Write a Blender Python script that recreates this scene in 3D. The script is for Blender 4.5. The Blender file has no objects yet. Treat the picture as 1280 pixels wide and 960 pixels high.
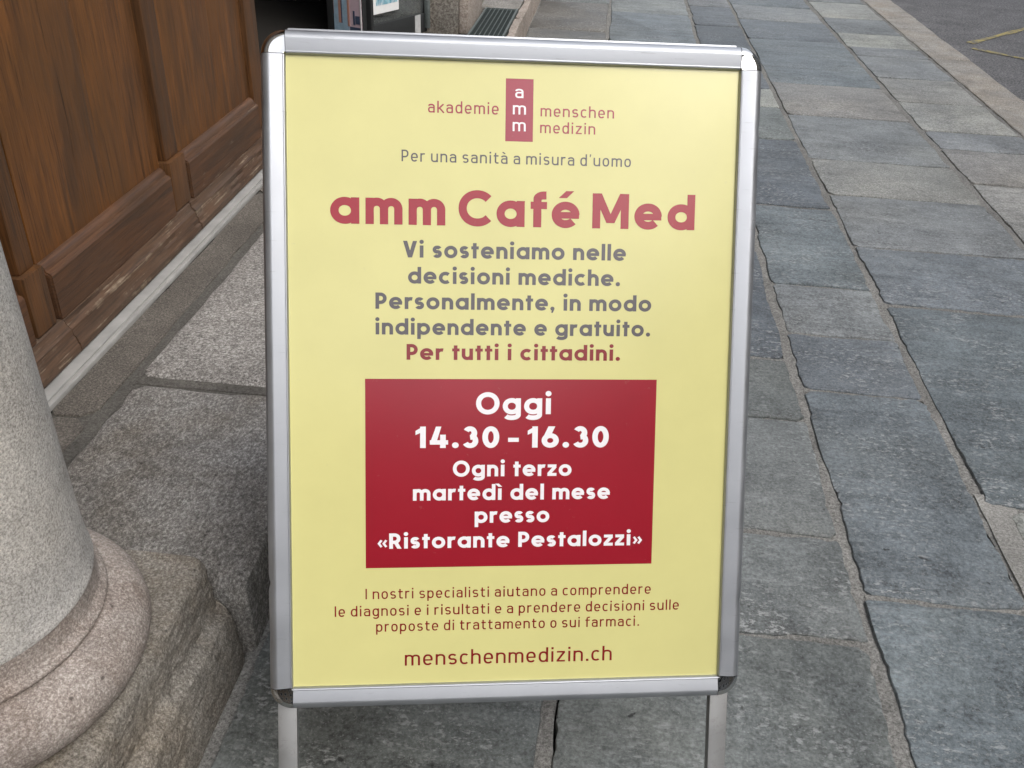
import bpy, bmesh, math, random
from mathutils import Matrix, Vector, noise
random.seed(7)
S = bpy.context.scene
COL = S.collection
R_ = math.radians

# ------------------------------------------------------------------ camera
cam = bpy.data.cameras.new('camera'); camo = bpy.data.objects.new('camera', cam); COL.objects.link(camo)
CAMH = 1.33
W = ((0.993724, 0.0887409, -0.0681004), (0.1051309, -0.5329552, 0.839587), (0.0382113, -0.8414772, -0.5389398))
camo.matrix_world = Matrix(((W[0][0], -W[0][1], -W[0][2], 0), (W[1][0], -W[1][1], -W[1][2], 0),
                            (W[2][0], -W[2][1], -W[2][2], CAMH), (0, 0, 0, 1)))
cam.sensor_width = 36; cam.lens = 36 * 1150 / 1280; cam.clip_start = 0.05; cam.clip_end = 3000
S.camera = camo

# ------------------------------------------------------------------ sky, sun, exposure
SUN_EL, SUN_AZ = R_(44), R_(126)        # azimuth clockwise from +Y: soft light from the street side
world = bpy.data.worlds.new('World'); S.world = world; world.use_nodes = True
wn = world.node_tree; wn.nodes.clear()
wo = wn.nodes.new('ShaderNodeOutputWorld'); bg = wn.nodes.new('ShaderNodeBackground')
sk = wn.nodes.new('ShaderNodeTexSky'); sk.sky_type = 'NISHITA'; sk.sun_disc = False
sk.sun_elevation = SUN_EL; sk.sun_rotation = SUN_AZ; sk.air_density = 1.0; sk.dust_density = 4.0; sk.ozone_density = 1.0
hs = wn.nodes.new('ShaderNodeHueSaturation'); hs.inputs['Saturation'].default_value = 0.38
wn.links.new(sk.outputs[0], hs.inputs['Color']); wn.links.new(hs.outputs[0], bg.inputs[0]); wn.links.new(bg.outputs[0], wo.inputs[0])
bg.inputs[1].default_value = 0.15
sun = bpy.data.lights.new('sun', 'SUN'); sun.energy = 0.6; sun.angle = R_(38); sun.color = (1.0, 0.96, 0.9)
suno = bpy.data.objects.new('sun', sun); COL.objects.link(suno)
sd = Vector((math.sin(SUN_AZ) * math.cos(SUN_EL), math.cos(SUN_AZ) * math.cos(SUN_EL), math.sin(SUN_EL)))
suno.rotation_euler = sd.to_track_quat('Z', 'Y').to_euler(); suno.location = (6, -4, 9)
S.view_settings.view_transform = 'Standard'; S.view_settings.look = 'None'; S.view_settings.gamma = 1
S.view_settings.use_curve_mapping = False
S.view_settings.exposure = 1.45
S.render.engine = 'CYCLES'

# ------------------------------------------------------------------ material helpers
class NT:
    def __init__(s, name):
        s.m = bpy.data.materials.new(name); s.m.use_nodes = True; s.t = s.m.node_tree; s.t.nodes.clear()
        s.o = s.t.nodes.new('ShaderNodeOutputMaterial'); s.b = s.t.nodes.new('ShaderNodeBsdfPrincipled')
        s.t.links.new(s.b.outputs[0], s.o.inputs[0])
    def n(s, ty, **k):
        x = s.t.nodes.new(ty)
        for a, b in k.items(): setattr(x, a, b)
        return x
    def l(s, a, b): s.t.links.new(a, b)
    def put(s, sock, v):
        if isinstance(v, bpy.types.NodeSocket): s.l(v, sock)
        else: sock.default_value = v
    def coord(s, scale=(1, 1, 1), rnd=True, rot=(0, 0, 0)):
        tc = s.n('ShaderNodeTexCoord'); mp = s.n('ShaderNodeMapping'); mp.inputs['Scale'].default_value = scale; mp.inputs['Rotation'].default_value = rot
        if rnd:
            oi = s.n('ShaderNodeObjectInfo'); ml = s.n('ShaderNodeVectorMath', operation='MULTIPLY_ADD')
            cb = s.n('ShaderNodeCombineXYZ'); s.l(oi.outputs['Random'], cb.inputs[0]); s.l(oi.outputs['Random'], cb.inputs[1]); s.l(oi.outputs['Random'], cb.inputs[2])
            s.l(cb.outputs[0], ml.inputs[0]); ml.inputs[1].default_value = (37, 53, 19); s.l(tc.outputs['Object'], ml.inputs[2]); s.l(ml.outputs[0], mp.inputs['Vector'])
        else: s.l(tc.outputs['Object'], mp.inputs['Vector'])
        return mp.outputs[0]
    def noise(s, co, scale, detail=4, rough=0.55, dist=0):
        x = s.n('ShaderNodeTexNoise'); s.l(co, x.inputs['Vector']); x.inputs['Scale'].default_value = scale
        x.inputs['Detail'].default_value = detail; x.inputs['Roughness'].default_value = rough; x.inputs['Distortion'].default_value = dist
        return x.outputs['Fac']
    def ramp(s, f, a, b, va=0.0, vb=1.0):
        x = s.n('ShaderNodeMapRange'); s.l(f, x.inputs[0]); x.inputs[1].default_value = a; x.inputs[2].default_value = b
        x.inputs[3].default_value = va; x.inputs[4].default_value = vb; return x.outputs[0]
    def math(s, op, a, b=0.0):
        x = s.n('ShaderNodeMath', operation=op); s.put(x.inputs[0], a); s.put(x.inputs[1], b); return x.outputs[0]
    def mix(s, f, a, b, mode='MIX'):
        x = s.n('ShaderNodeMix', data_type='RGBA', blend_type=mode)
        s.put(x.inputs[0], f)
        for i, v in ((6, a), (7, b)):
            if isinstance(v, bpy.types.NodeSocket): s.l(v, x.inputs[i])
            else: x.inputs[i].default_value = (*v[:3], 1)
        return x.outputs[2]
    def scale(s, c, f):      # colour times a factor
        x = s.n('ShaderNodeVectorMath', operation='SCALE')
        if isinstance(c, bpy.types.NodeSocket): s.l(c, x.inputs[0])
        else: x.inputs[0].default_value = c[:3]
        s.put(x.inputs['Scale'], f); return x.outputs[0]
    def bump(s, hgt, strength=0.3, dist=0.005):
        x = s.n('ShaderNodeBump'); x.inputs['Strength'].default_value = strength; x.inputs['Distance'].default_value = dist
        s.l(hgt, x.inputs['Height']); s.l(x.outputs[0], s.b.inputs['Normal'])
    def out(s, col=None, rough=None, metal=None, spec=None, coat=None, coatr=None):
        I = s.b.inputs
        if col is not None:
            if isinstance(col, bpy.types.NodeSocket): s.l(col, I['Base Color'])
            else: I['Base Color'].default_value = (*col[:3], 1)
        for nme, v in (('Roughness', rough), ('Metallic', metal), ('Specular IOR Level', spec), ('Coat Weight', coat), ('Coat Roughness', coatr)):
            if v is not None: s.put(I[nme], v)
        return s.m
def objcol(s):
    return s.n('ShaderNodeObjectInfo').outputs['Color']

def mat_slab(name='slate_paving'):
    s = NT(name); c0 = s.coord(); band = s.coord((1.2, 9, 1), rot=(0, 0, 0.06)); base = objcol(s)
    al = s.n('ShaderNodeObjectInfo').outputs['Alpha']          # how granular (pale gneiss) the slab is
    b1 = s.noise(band, 2.2, 6, 0.62, 0.6); b2 = s.noise(c0, 3.0, 5, 0.6, 0.4); g1 = s.noise(c0, 150, 3, 0.7); g2 = s.noise(c0, 60, 4, 0.7)
    rnd = s.n('ShaderNodeObjectInfo').outputs['Random']
    bs = s.ramp(s.math('FRACT', s.math('MULTIPLY', rnd, 17.3)), 0, 1, 0.04, 0.38)
    g3 = s.noise(c0, 16, 5, 0.7, 0.5)
    tone = s.math('ADD', 1.0, s.math('MULTIPLY', s.ramp(b1, 0.25, 0.75, -1.0, 1.0), bs))
    tone = s.math('ADD', tone, s.ramp(b2, 0.3, 0.7, -0.36, 0.36))
    tone = s.math('ADD', tone, s.ramp(g1, 0.34, 0.66, -0.34, 0.34))
    tone = s.math('ADD', tone, s.ramp(g2, 0.32, 0.68, -0.22, 0.22))
    tone = s.math('ADD', tone, s.ramp(g3, 0.3, 0.7, -0.20, 0.20))
    col = s.scale(base, tone)
    # warm and greenish drifts in the stone
    col = s.mix(s.ramp(s.noise(c0, 2.1, 3), 0.5, 0.72, 0, 0.28), col, s.mix(1.0, col, (1.08, 1.0, 0.84), 'MULTIPLY'))
    # pale mineral streaks along the cleavage and chipped flecks
    st = s.math('MULTIPLY', s.ramp(s.noise(band, 7, 5, 0.7, 0.8), 0.57, 0.70), s.ramp(b2, 0.46, 0.62))
    col = s.mix(s.math('MULTIPLY', st, 0.5), col, (0.36, 0.37, 0.37))
    fl = s.math('MULTIPLY', s.ramp(s.noise(s.coord((1, 1.8, 1)), 62, 3, 0.65), 0.55, 0.63), s.ramp(s.noise(c0, 5, 4, 0.65), 0.42, 0.60))
    col = s.mix(s.math('MULTIPLY', fl, 0.6), col, (0.42, 0.43, 0.42))
    sp = s.ramp(s.noise(c0, 230, 2, 0.6), 0.62, 0.72)
    col = s.mix(s.math('MULTIPLY', sp, 0.45), col, (0.42, 0.43, 0.42))
    # dark pits and dirt
    pit = s.ramp(s.noise(c0, 34, 2, 0.5), 0.745, 0.775)
    col = s.mix(s.math('MULTIPLY', pit, 0.8), col, (0.02, 0.02, 0.02))
    col = s.mix(s.math('MULTIPLY', s.math('MULTIPLY', s.ramp(g1, 0.55, 0.42), 0.35), al), col, (0.12, 0.12, 0.11))
    hg = s.math('ADD', s.math('MULTIPLY', g2, 0.5), s.math('MULTIPLY', g1, 0.35)); hg = s.math('ADD', hg, s.math('MULTIPLY', s.noise(band, 8, 6, 0.65), 0.8))
    hg = s.math('ADD', hg, s.math('MULTIPLY', fl, 0.25)); hg = s.math('SUBTRACT', hg, s.math('MULTIPLY', pit, 0.8))
    s.bump(hg, 0.36, 0.006)
    return s.out(col, s.ramp(b2, 0.3, 0.7, 0.5, 0.68), spec=0.45)

def mat_granite(name, grains, sizes=(150, 420), rough=0.8, bump=0.35, stain=None, bd=0.004, aniso=(1, 1, 1)):
    """salt-and-pepper granite; grains = dark, mid, light"""
    s = NT(name); c = s.coord(aniso)
    n1 = s.noise(c, sizes[0], 3, 0.75); n2 = s.noise(c, sizes[1], 2, 0.6); big = s.noise(s.coord(), 5, 5, 0.6, 0.3)
    col = s.mix(s.ramp(n1, 0.36, 0.52), grains[0], grains[1]); col = s.mix(s.ramp(n1, 0.52, 0.66), col, grains[2])
    col = s.mix(s.math('MULTIPLY', s.ramp(n2, 0.60, 0.68), 0.55), col, tuple(min(1, v * 1.3) for v in grains[2]))
    col = s.mix(s.math('MULTIPLY', s.ramp(n2, 0.40, 0.33), 0.6), col, tuple(v * 0.55 for v in grains[0]))
    col = s.scale(col, s.ramp(big, 0.3, 0.7, 0.78, 1.2))
    mid_ = s.noise(s.coord(), 26, 5, 0.7, 0.4)
    col = s.scale(col, s.ramp(mid_, 0.28, 0.72, 0.88, 1.12))
    col = s.mix(s.math('MULTIPLY', s.ramp(s.noise(s.coord(), 70, 2, 0.5), 0.70, 0.76), 0.7), col, tuple(v * 0.35 for v in grains[0]))
    if stain:
        col = s.mix(s.math('MULTIPLY', s.ramp(s.noise(s.coord(), 3.2, 5, 0.65, 0.5), 0.44, 0.64), stain[1]), col, s.mix(1.0, col, stain[0], 'MULTIPLY'))
        col = s.mix(s.math('MULTIPLY', s.ramp(s.noise(s.coord(), 11, 6, 0.72, 0.8), 0.52, 0.66), stain[1] * 0.55), col, s.mix(1.0, col, tuple(v * 0.8 for v in stain[0]), 'MULTIPLY'))
    h = s.math('ADD', s.math('MULTIPLY', n1, 0.7), s.math('MULTIPLY', s.noise(c, 40, 5, 0.7), 0.9))
    s.bump(h, bump, bd)
    return s.out(col, rough, spec=0.3)

def mat_wood(name, axis='Z', base=(0.145, 0.062, 0.021), dark=(0.055, 0.025, 0.010), worn=0.0, rough=0.42):
    s = NT(name)
    sc = {'Z': (22, 22, 1.3), 'Y': (22, 1.3, 22)}[axis]; fine = {'Z': (120, 120, 3.2), 'Y': (120, 3.2, 120)}[axis]
    c = s.coord(sc); cf = s.coord(fine); c0 = s.coord()
    a = s.noise(c, 1.6, 6, 0.62, 1.2); b = s.noise(cf, 2.0, 5, 0.7, 0.3); big = s.noise(c0, 2.6, 4, 0.55, 0.4)
    col = s.mix(s.ramp(a, 0.32, 0.66), dark, base)
    col = s.mix(s.math('MULTIPLY', s.ramp(b, 0.42, 0.62), 0.5), col, tuple(v * 1.45 for v in base))
    col = s.mix(s.math('MULTIPLY', s.ramp(b, 0.44, 0.34), 0.75), col, tuple(v * 0.5 for v in dark))
    col = s.mix(s.math('MULTIPLY', s.ramp(big, 0.44, 0.64), 0.5), col, (base[0] * 0.55, base[1] * 0.66, base[2] * 0.85))
    sm = s.math('MULTIPLY', s.ramp(s.noise(s.coord({'Z': (9, 9, 1.6), 'Y': (9, 1.6, 9)}[axis]), 1.3, 4, 0.6, 0.4), 0.52, 0.66), 0.5)
    col = s.mix(sm, col, (0.050, 0.029, 0.016))
    rg = s.ramp(a, 0.3, 0.7, rough - 0.06, rough + 0.14)
    # long drying checks
    ck = s.ramp(s.noise(s.coord({'Z': (22, 22, 0.55), 'Y': (22, 0.55, 22)}[axis]), 1.4, 3, 0.5, 0.5), 0.70, 0.735)
    col = s.mix(s.math('MULTIPLY', ck, 0.8), col, (0.012, 0.006, 0.003))
    h = s.math('ADD', s.math('MULTIPLY', a, 0.35), s.math('MULTIPLY', b, 0.6)); h = s.math('SUBTRACT', h, s.math('MULTIPLY', ck, 0.8))
    if worn > 0:
        wn_ = s.math('ADD', s.math('MULTIPLY', s.noise(cf, 0.8, 6, 0.75, 0.4), 0.6), s.math('MULTIPLY', s.noise(c0, 9, 4, 0.7), 0.4))
        wm = s.ramp(wn_, 0.62 - 0.06 * worn, 0.67 - 0.06 * worn)
        col = s.mix(wm, col, s.mix(s.ramp(b, 0.35, 0.65), (0.14, 0.095, 0.06), (0.36, 0.28, 0.20)))
        dst = s.ramp(s.noise(c0, 3.5, 4, 0.6), 0.35, 0.7, 0.0, 0.30 * worn)
        col = s.mix(dst, col, (0.15, 0.11, 0.08))
        rg = s.math('ADD', rg, s.math('MULTIPLY', wm, 0.3)); h = s.math('SUBTRACT', h, s.math('MULTIPLY', wm, 0.4))
    s.bump(h, 0.4, 0.003)
    return s.out(col, rg, spec=0.4)

def mat_metal(name, col, rough, brushed=False, dirt=0.0):
    s = NT(name); c = s.coord(); n = s.noise(c, 18, 5, 0.65)
    cc = s.scale(col, s.ramp(n, 0.3, 0.7, 0.93, 1.05))
    r = s.ramp(n, 0.3, 0.7, rough - 0.05, rough + 0.06)
    mt = 1.0
    if dirt:
        dm = s.math('MULTIPLY', s.ramp(s.noise(c, 55, 5, 0.75), 0.52, 0.68), dirt)
        cc = s.mix(dm, cc, (0.14, 0.13, 0.11)); mt = s.math('SUBTRACT', 1.0, dm); r = s.math('ADD', r, s.math('MULTIPLY', dm, 0.4))
    sc_ = s.ramp(s.noise(s.coord((6, 90, 6), rot=(0, 0, 0.5)), 4, 3, 0.6), 0.66, 0.70); r = s.math('ADD', r, s.math('MULTIPLY', sc_, 0.12))
    cc = s.mix(s.math('MULTIPLY', sc_, 0.25), cc, (0.25, 0.25, 0.25))
    m = s.out(cc, r, metal=mt)
    if brushed: s.bump(s.noise(s.coord((1, 1, 400) if brushed == 'Z' else (400, 1, 1)), 3, 2), 0.05, 0.001)
    return m

def mat_print(name, col, rough=0.42, mottle=0.03):
    s = NT(name); n = s.noise(s.coord(rnd=False), 9, 5, 0.6)
    s.b.inputs['Coat IOR'].default_value = 1.5
    sm = s.math('MULTIPLY', s.ramp(s.noise(s.coord(rnd=False), 70, 4, 0.7), 0.66, 0.74), 0.12)
    c = s.mix(sm, s.scale(col, s.ramp(n, 0.3, 0.7, 1 - mottle, 1 + mottle)), (0.35, 0.33, 0.26))
    s.bump(s.noise(s.coord(rnd=False), 6, 3, 0.6), 0.10, 0.006)
    return s.out(c, rough, spec=0.12, coat=0.85, coatr=0.2)

def mat_plain(name, col, rough=0.6, var=0.12, sc=30, metal=0.0, spec=0.4):
    s = NT(name); n = s.noise(s.coord(), sc, 5, 0.6)
    s.bump(n, 0.15, 0.002)
    return s.out(s.scale(col, s.ramp(n, 0.3, 0.7, 1 - var, 1 + var)), rough, metal=metal, spec=spec)

M = {}
M['slab'] = mat_slab()
M['mortar'] = mat_granite('joint_mortar', ((0.12, 0.117, 0.107), (0.215, 0.21, 0.194), (0.31, 0.303, 0.283)), (160, 380), 0.9, 0.6)
M['mortar_pale'] = mat_granite('patch_mortar', ((0.20, 0.195, 0.178), (0.30, 0.293, 0.27), (0.40, 0.39, 0.365)), (160, 380), 0.9, 0.5)
M['bed'] = mat_plain('joint_soil', (0.022, 0.020, 0.017), 0.95, 0.4, 80)
M['kerb'] = mat_granite('kerb_granite', ((0.20, 0.185, 0.163), (0.345, 0.325, 0.29), (0.48, 0.46, 0.42)), (150, 380), 0.75, 0.4, ((0.95, 0.85, 0.74), 0.5))
M['step_dark'] = mat_granite('step_granite_dirty', ((0.125, 0.119, 0.110), (0.25, 0.24, 0.223), (0.50, 0.487, 0.455)), (135, 400), 0.78, 0.7, ((0.60, 0.55, 0.48), 0.65), 0.004, (1.5, 1, 1))
M['step_light'] = mat_granite('step_granite_clean', ((0.10, 0.095, 0.088), (0.27, 0.255, 0.235), (0.50, 0.485, 0.46)), (170, 420), 0.75, 0.25)
M['step_border'] = mat_granite('threshold_stone', ((0.062, 0.055, 0.047), (0.125, 0.112, 0.096), (0.22, 0.20, 0.175)), (220, 500), 0.7, 0.2)
M['joint_dark'] = mat_granite('threshold_joint', ((0.07, 0.065, 0.057), (0.11, 0.104, 0.092), (0.15, 0.142, 0.128)), (150, 330), 0.9, 0.5)
M['shaft'] = mat_granite('column_granite', ((0.28, 0.266, 0.246), (0.50, 0.482, 0.455), (0.68, 0.66, 0.63)), (280, 700), 0.85, 0.8, ((0.86, 0.83, 0.78), 0.5), 0.0025)
M['base'] = mat_granite('column_base_granite', ((0.19, 0.160, 0.141), (0.31, 0.273, 0.245), (0.52, 0.475, 0.435)), (260, 700), 0.85, 0.7, ((0.66, 0.56, 0.50), 0.65), 0.0025)
M['plinth'] = mat_granite('plinth_gneiss', ((0.13, 0.118, 0.10), (0.245, 0.226, 0.196), (0.42, 0.395, 0.355)), (210, 600), 0.88, 0.75, ((0.62, 0.52, 0.40), 0.6), 0.005)
M['wall'] = mat_granite('facade_granite', ((0.13, 0.115, 0.10), (0.27, 0.25, 0.22), (0.40, 0.375, 0.335)), (80, 260), 0.85, 0.6, ((0.75, 0.68, 0.58), 0.5), 0.006)
M['wall_base'] = mat_granite('facade_base_stone', ((0.22, 0.18, 0.15), (0.36, 0.31, 0.27), (0.47, 0.42, 0.37)), (90, 260), 0.8, 0.4)
M['wood'] = mat_wood('door_wood_upright', 'Z')
M['wood_red'] = mat_wood('door_wood_panel', 'Z', (0.205, 0.082, 0.022), (0.070, 0.029, 0.010))
M['wood_h'] = mat_wood('door_wood_plinth', 'Y', (0.12, 0.053, 0.023), (0.045, 0.021, 0.011), 0.35, 0.5)
M['wood_worn'] = mat_wood('door_wood_weathered', 'Y', (0.105, 0.055, 0.029), (0.045, 0.024, 0.014), 1.1, 0.6)
M['wood_shaded'] = mat_plain('door_groove_shade', (0.018, 0.009, 0.005), 0.6, 0.3)  # near-black colour stands in for the shade deep in the grooves
M['sill'] = mat_plain('sill_weathered_metal', (0.43, 0.425, 0.405), 0.5, 0.16, 12, 0.25)
M['alu'] = mat_metal('anodised_aluminium', (0.43, 0.445, 0.47), 0.5)
M['leg'] = mat_metal('leg_aluminium', (0.42, 0.42, 0.415), 0.5, dirt=0.25)
M['chrome'] = mat_metal('chromed_plastic', (0.50, 0.50, 0.49), 0.05)
M['backing'] = mat_plain('backing_board', (0.5, 0.5, 0.5), 0.5)
M['yellow'] = mat_print('poster_yellow_print', (0.63, 0.595, 0.25))
M['red'] = mat_print('poster_red_print', (0.285, 0.004, 0.015), 0.42, 0.05)
M['redtext'] = mat_print('lettering_red_print', (0.31, 0.004, 0.016))
M['brown'] = mat_print('lettering_dark_red_print', (0.215, 0.008, 0.010))
M['grey'] = mat_print('lettering_grey_print', (0.088, 0.077, 0.082))
M['rose'] = mat_print('logo_red_print', (0.31, 0.018, 0.040))
M['white'] = mat_print('lettering_white_print', (0.82, 0.80, 0.82), 0.42, 0.01)
M['rubber'] = mat_plain('black_rubber', (0.02, 0.02, 0.02), 0.6)
M['asphalt'] = mat_granite('road_asphalt', ((0.075, 0.074, 0.075), (0.15, 0.147, 0.147), (0.29, 0.285, 0.28)), (70, 200), 0.85, 0.6, None, 0.006)
M['ground'] = mat_plain('far_ground', (0.10, 0.10, 0.095), 0.9)
s = NT('worn_yellow_paint'); c = s.coord(rnd=False); wv = s.ramp(s.noise(c, 14, 7, 0.8), 0.42, 0.66)
M['ypaint'] = s.out(s.mix(wv, (0.15, 0.145, 0.125), (0.55, 0.43, 0.11)), 0.8)
M['plaster_a'] = mat_plain('cream_plaster', (0.34, 0.30, 0.235), 0.9, 0.08, 3); M['plaster_b'] = mat_plain('grey_plaster', (0.25, 0.245, 0.235), 0.9, 0.08, 3); M['roof'] = mat_plain('roof_tile', (0.17, 0.08, 0.055), 0.85, 0.25, 9)
M['plaster_c'] = mat_plain('brown_plaster', (0.24, 0.19, 0.14), 0.9, 0.08, 3)
M['pane'] = mat_plain('window_pane', (0.03, 0.035, 0.04), 0.08, 0.1)
M['grate'] = mat_plain('grating_green_grey', (0.030, 0.042, 0.040), 0.6, 0.3, 60, 0.3)
M['grate_bar'] = mat_plain('grating_bar_steel', (0.20, 0.23, 0.225), 0.45, 0.2, 60, 0.6)
M['dark'] = mat_plain('shaded_interior_plaster', (0.016, 0.014, 0.012), 0.9)  # near-black colour paints in the shade of the unlit hall
M['doorframe'] = mat_plain('charcoal_metal', (0.035, 0.037, 0.038), 0.4, 0.1)
M['paper'] = mat_plain('poster_paper', (0.80, 0.81, 0.80), 0.6, 0.03)
s = NT('poster_teal_picture'); c = s.coord((1, 1, 0.6), rnd=False); nn = s.noise(c, 22, 4, 0.6, 0.6)
M['teal'] = s.out(s.mix(s.ramp(nn, 0.4, 0.6), s.mix(s.ramp(s.noise(c, 40, 3), 0.4, 0.6), (0.10, 0.32, 0.42), (0.30, 0.55, 0.62)), (0.62, 0.68, 0.72)), 0.4)
M['pink'] = mat_plain('poster_pink', (0.55, 0.42, 0.47), 0.4, 0.06); M['sky'] = mat_plain('poster_blue', (0.30, 0.42, 0.52), 0.4, 0.15)
M['terra'] = mat_plain('poster_terracotta', (0.42, 0.22, 0.17), 0.4, 0.1); M['navy'] = mat_plain('poster_navy', (0.06, 0.08, 0.13), 0.4, 0.2)
s = NT('door_glass'); s.b.inputs['Transmission Weight'].default_value = 0.9; M['glass'] = s.out((0.62, 0.66, 0.66), 0.02)

# ------------------------------------------------------------------ object helpers
def link(name, me, mat, parent=None, loc=(0, 0, 0)):
    o = bpy.data.objects.new(name, me); COL.objects.link(o); o.location = loc
    if mat is not None and not me.materials: me.materials.append(mat if not isinstance(mat, str) else M[mat])
    if parent: o.parent = parent
    return o
def from_bm(name, bm, mat, parent=None, loc=(0, 0, 0), smooth=False, angle=None):
    me = bpy.data.meshes.new(name)
    bmesh.ops.recalc_face_normals(bm, faces=bm.faces)
    if smooth or angle is not None:
        for f in bm.faces: f.smooth = True
    if angle is not None:
        for e in bm.edges:
            if len(e.link_faces) == 2 and e.calc_face_angle(0) > R_(angle): e.smooth = False
    bm.to_mesh(me); bm.free()
    return link(name, me, mat, parent, loc)
def box(name, lo, hi, mat, parent=None, bev=0.0, seg=2):
    c = [(a + b) / 2 for a, b in zip(lo, hi)]
    bm = bmesh.new(); bmesh.ops.create_cube(bm, size=1)
    for v in bm.verts: v.co = Vector([v.co[i] * (hi[i] - lo[i]) for i in range(3)])
    if bev > 0: bmesh.ops.bevel(bm, geom=list(bm.edges), offset=bev, segments=seg, affect='EDGES', profile=0.6)
    return from_bm(name, bm, mat, parent, c, angle=35 if bev > 0 else None)
def tag(o, label=None, cat=None, group=None, kind=None):
    for k, v in (('label', label), ('category', cat), ('group', group), ('kind', kind)):
        if v: o[k] = v
    return o
def empty(name, loc=(0, 0, 0)):
    o = bpy.data.objects.new(name, None); COL.objects.link(o); o.location = loc; o.empty_display_size = 0.1; return o
def fb(x, y=0.0, z=0.0, o=4):
    return noise.fractal(Vector((x, y, z)), 0.9, 2.1, o)

# ------------------------------------------------------------------ ground, road
bm = bmesh.new(); bmesh.ops.create_grid(bm, x_segments=1, y_segments=1, size=1500)
tag(from_bm('ground', bm, 'ground', loc=(0, 0, -0.30)), kind='structure')
bm = bmesh.new()
for v in ((2.34, -30), (9.5, -30), (9.5, 60), (2.34, 60)): bm.verts.new((v[0], v[1], -0.10))
bm.faces.new(bm.verts); tag(from_bm('road', bm, 'asphalt'), kind='structure')
def paint(pts, w):
    bm = bmesh.new()
    prev = None
    for i, (x, y) in enumerate(pts):
        a = Vector(pts[max(0, i - 1)]); b = Vector(pts[min(len(pts) - 1, i + 1)]); d = (b - a).normalized(); n_ = Vector((-d.y, d.x))
        ww = w * (1 + 0.5 * fb(x * 3, y * 3))
        p = [bm.verts.new((x + n_.x * ww * k, y + n_.y * ww * k, -0.096)) for k in (-0.5, 0.5)]
        if prev: bm.faces.new((prev[0], prev[1], p[1], p[0]))
        prev = p
    return bm
def line(a, b, n): return [(a[0] + (b[0] - a[0]) * i / n, a[1] + (b[1] - a[1]) * i / n) for i in range(n + 1)]
road_mark = tag(from_bm('road_marking', paint(line((2.70, 7.47), (3.75, 8.62), 30), 0.055), 'ypaint'), kind='structure')
tag(from_bm('road_marking', paint(line((2.66, 7.29), (3.65, 6.42), 30), 0.055), 'ypaint'), kind='structure')

# ------------------------------------------------------------------ pavement of stone slabs
pav = box('pavement', (-0.56, -4.0, -0.28), (2.36, 26.0, -0.034), 'bed'); tag(pav, kind='structure')
pav_inv = Matrix.Translation(pav.location).inverted()
def adopt(o, parent):
    o.parent = parent; o.matrix_parent_inverse = Matrix.Translation(parent.location).inverted(); return o
SL = {'blue': (0.134, 0.154, 0.165, 0.0), 'dark': (0.088, 0.102, 0.113, 0.0), 'green': (0.143, 0.156, 0.151, 0.3), 'pale': (0.29, 0.292, 0.266, 1.0),
      'mid': (0.187, 0.200, 0.201, 0.3), 'warm': (0.255, 0.252, 0.230, 1.0), 'brown': (0.125, 0.119, 0.104, 0.2)}
def slab_outline(x0, x1, y0, y1, seed, amp=0.006, step=0.03, rad=0.014):
    """points round the slab: chipped, slightly wandering edges and softened corners"""
    pts = []
    cor = [(x0, y0), (x1, y0), (x1, y1), (x0, y1)]
    rr = [rad * random.uniform(0.4, 1.8) for _ in range(4)]
    for k in range(4):
        a = Vector(cor[k]); b = Vector(cor[(k + 1) % 4]); d = b - a; L = d.length; d.normalize(); nrm = Vector((-d.y, d.x))
        n = max(3, int((L - rr[k] - rr[(k + 1) % 4]) / step))
        for i in range(n + 1):
            t = rr[k] + (L - rr[k] - rr[(k + 1) % 4]) * i / n; p = a + d * t
            e = fb(p.x * 5 + seed * 7.3, p.y * 5 + k * 11.1, seed) * amp * 1.3 + abs(fb(p.x * 28 + seed, p.y * 28, k * 5.0)) * amp * 0.9 + max(0, fb(p.x * 60, p.y * 60 + seed, k) - .15) * amp
            pts.append(p + nrm * max(-0.002, e))
    return pts
def slab(x0, x1, y0, y1, kind, parent, name='paving_slab', mat='slab', top=0.0, thick=0.05, amp=0.006, rad=0.014, bev=0.005, step=0.03, tilt=0.0016):
    seed = random.uniform(0, 90); P = slab_outline(x0, x1, y0, y1, seed, amp, step, rad); c = Vector(((x0 + x1) / 2, (y0 + y1) / 2))
    bm = bmesh.new(); rings = []
    tx, ty = random.uniform(-tilt, tilt), random.uniform(-tilt, tilt)
    for off, z in ((bev * 1.1, 0.0), (bev * 0.3, -bev * 0.35), (0, -bev * 1.3), (-0.001, -thick)):
        ring = []
        for p in P:
            d = (c - p).normalized(); q = p + d * off * (1 + 0.5 * fb(p.x * 20, p.y * 20, seed))
            ring.append(bm.verts.new((q.x - c.x, q.y - c.y, z + tx * (q.x - c.x) / max(.1, x1 - x0) * 2 + ty * (q.y - c.y) / max(.1, y1 - y0) * 2)))
        rings.append(ring)
    n = len(P)
    bm.faces.new(rings[0])
    for a, b in zip(rings, rings[1:]):
        for i in range(n): bm.faces.new((a[i], a[(i + 1) % n], b[(i + 1) % n], b[i]))
    o = from_bm(name, bm, mat, None, (c.x, c.y, top), angle=40)
    if kind: 
        k = SL[kind]; v = random.uniform(0.9, 1.1); o.color = (k[0] * v, k[1] * v * random.uniform(.98, 1.02), k[2] * v, k[3])
    if parent: adopt(o, parent)
    return o
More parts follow.
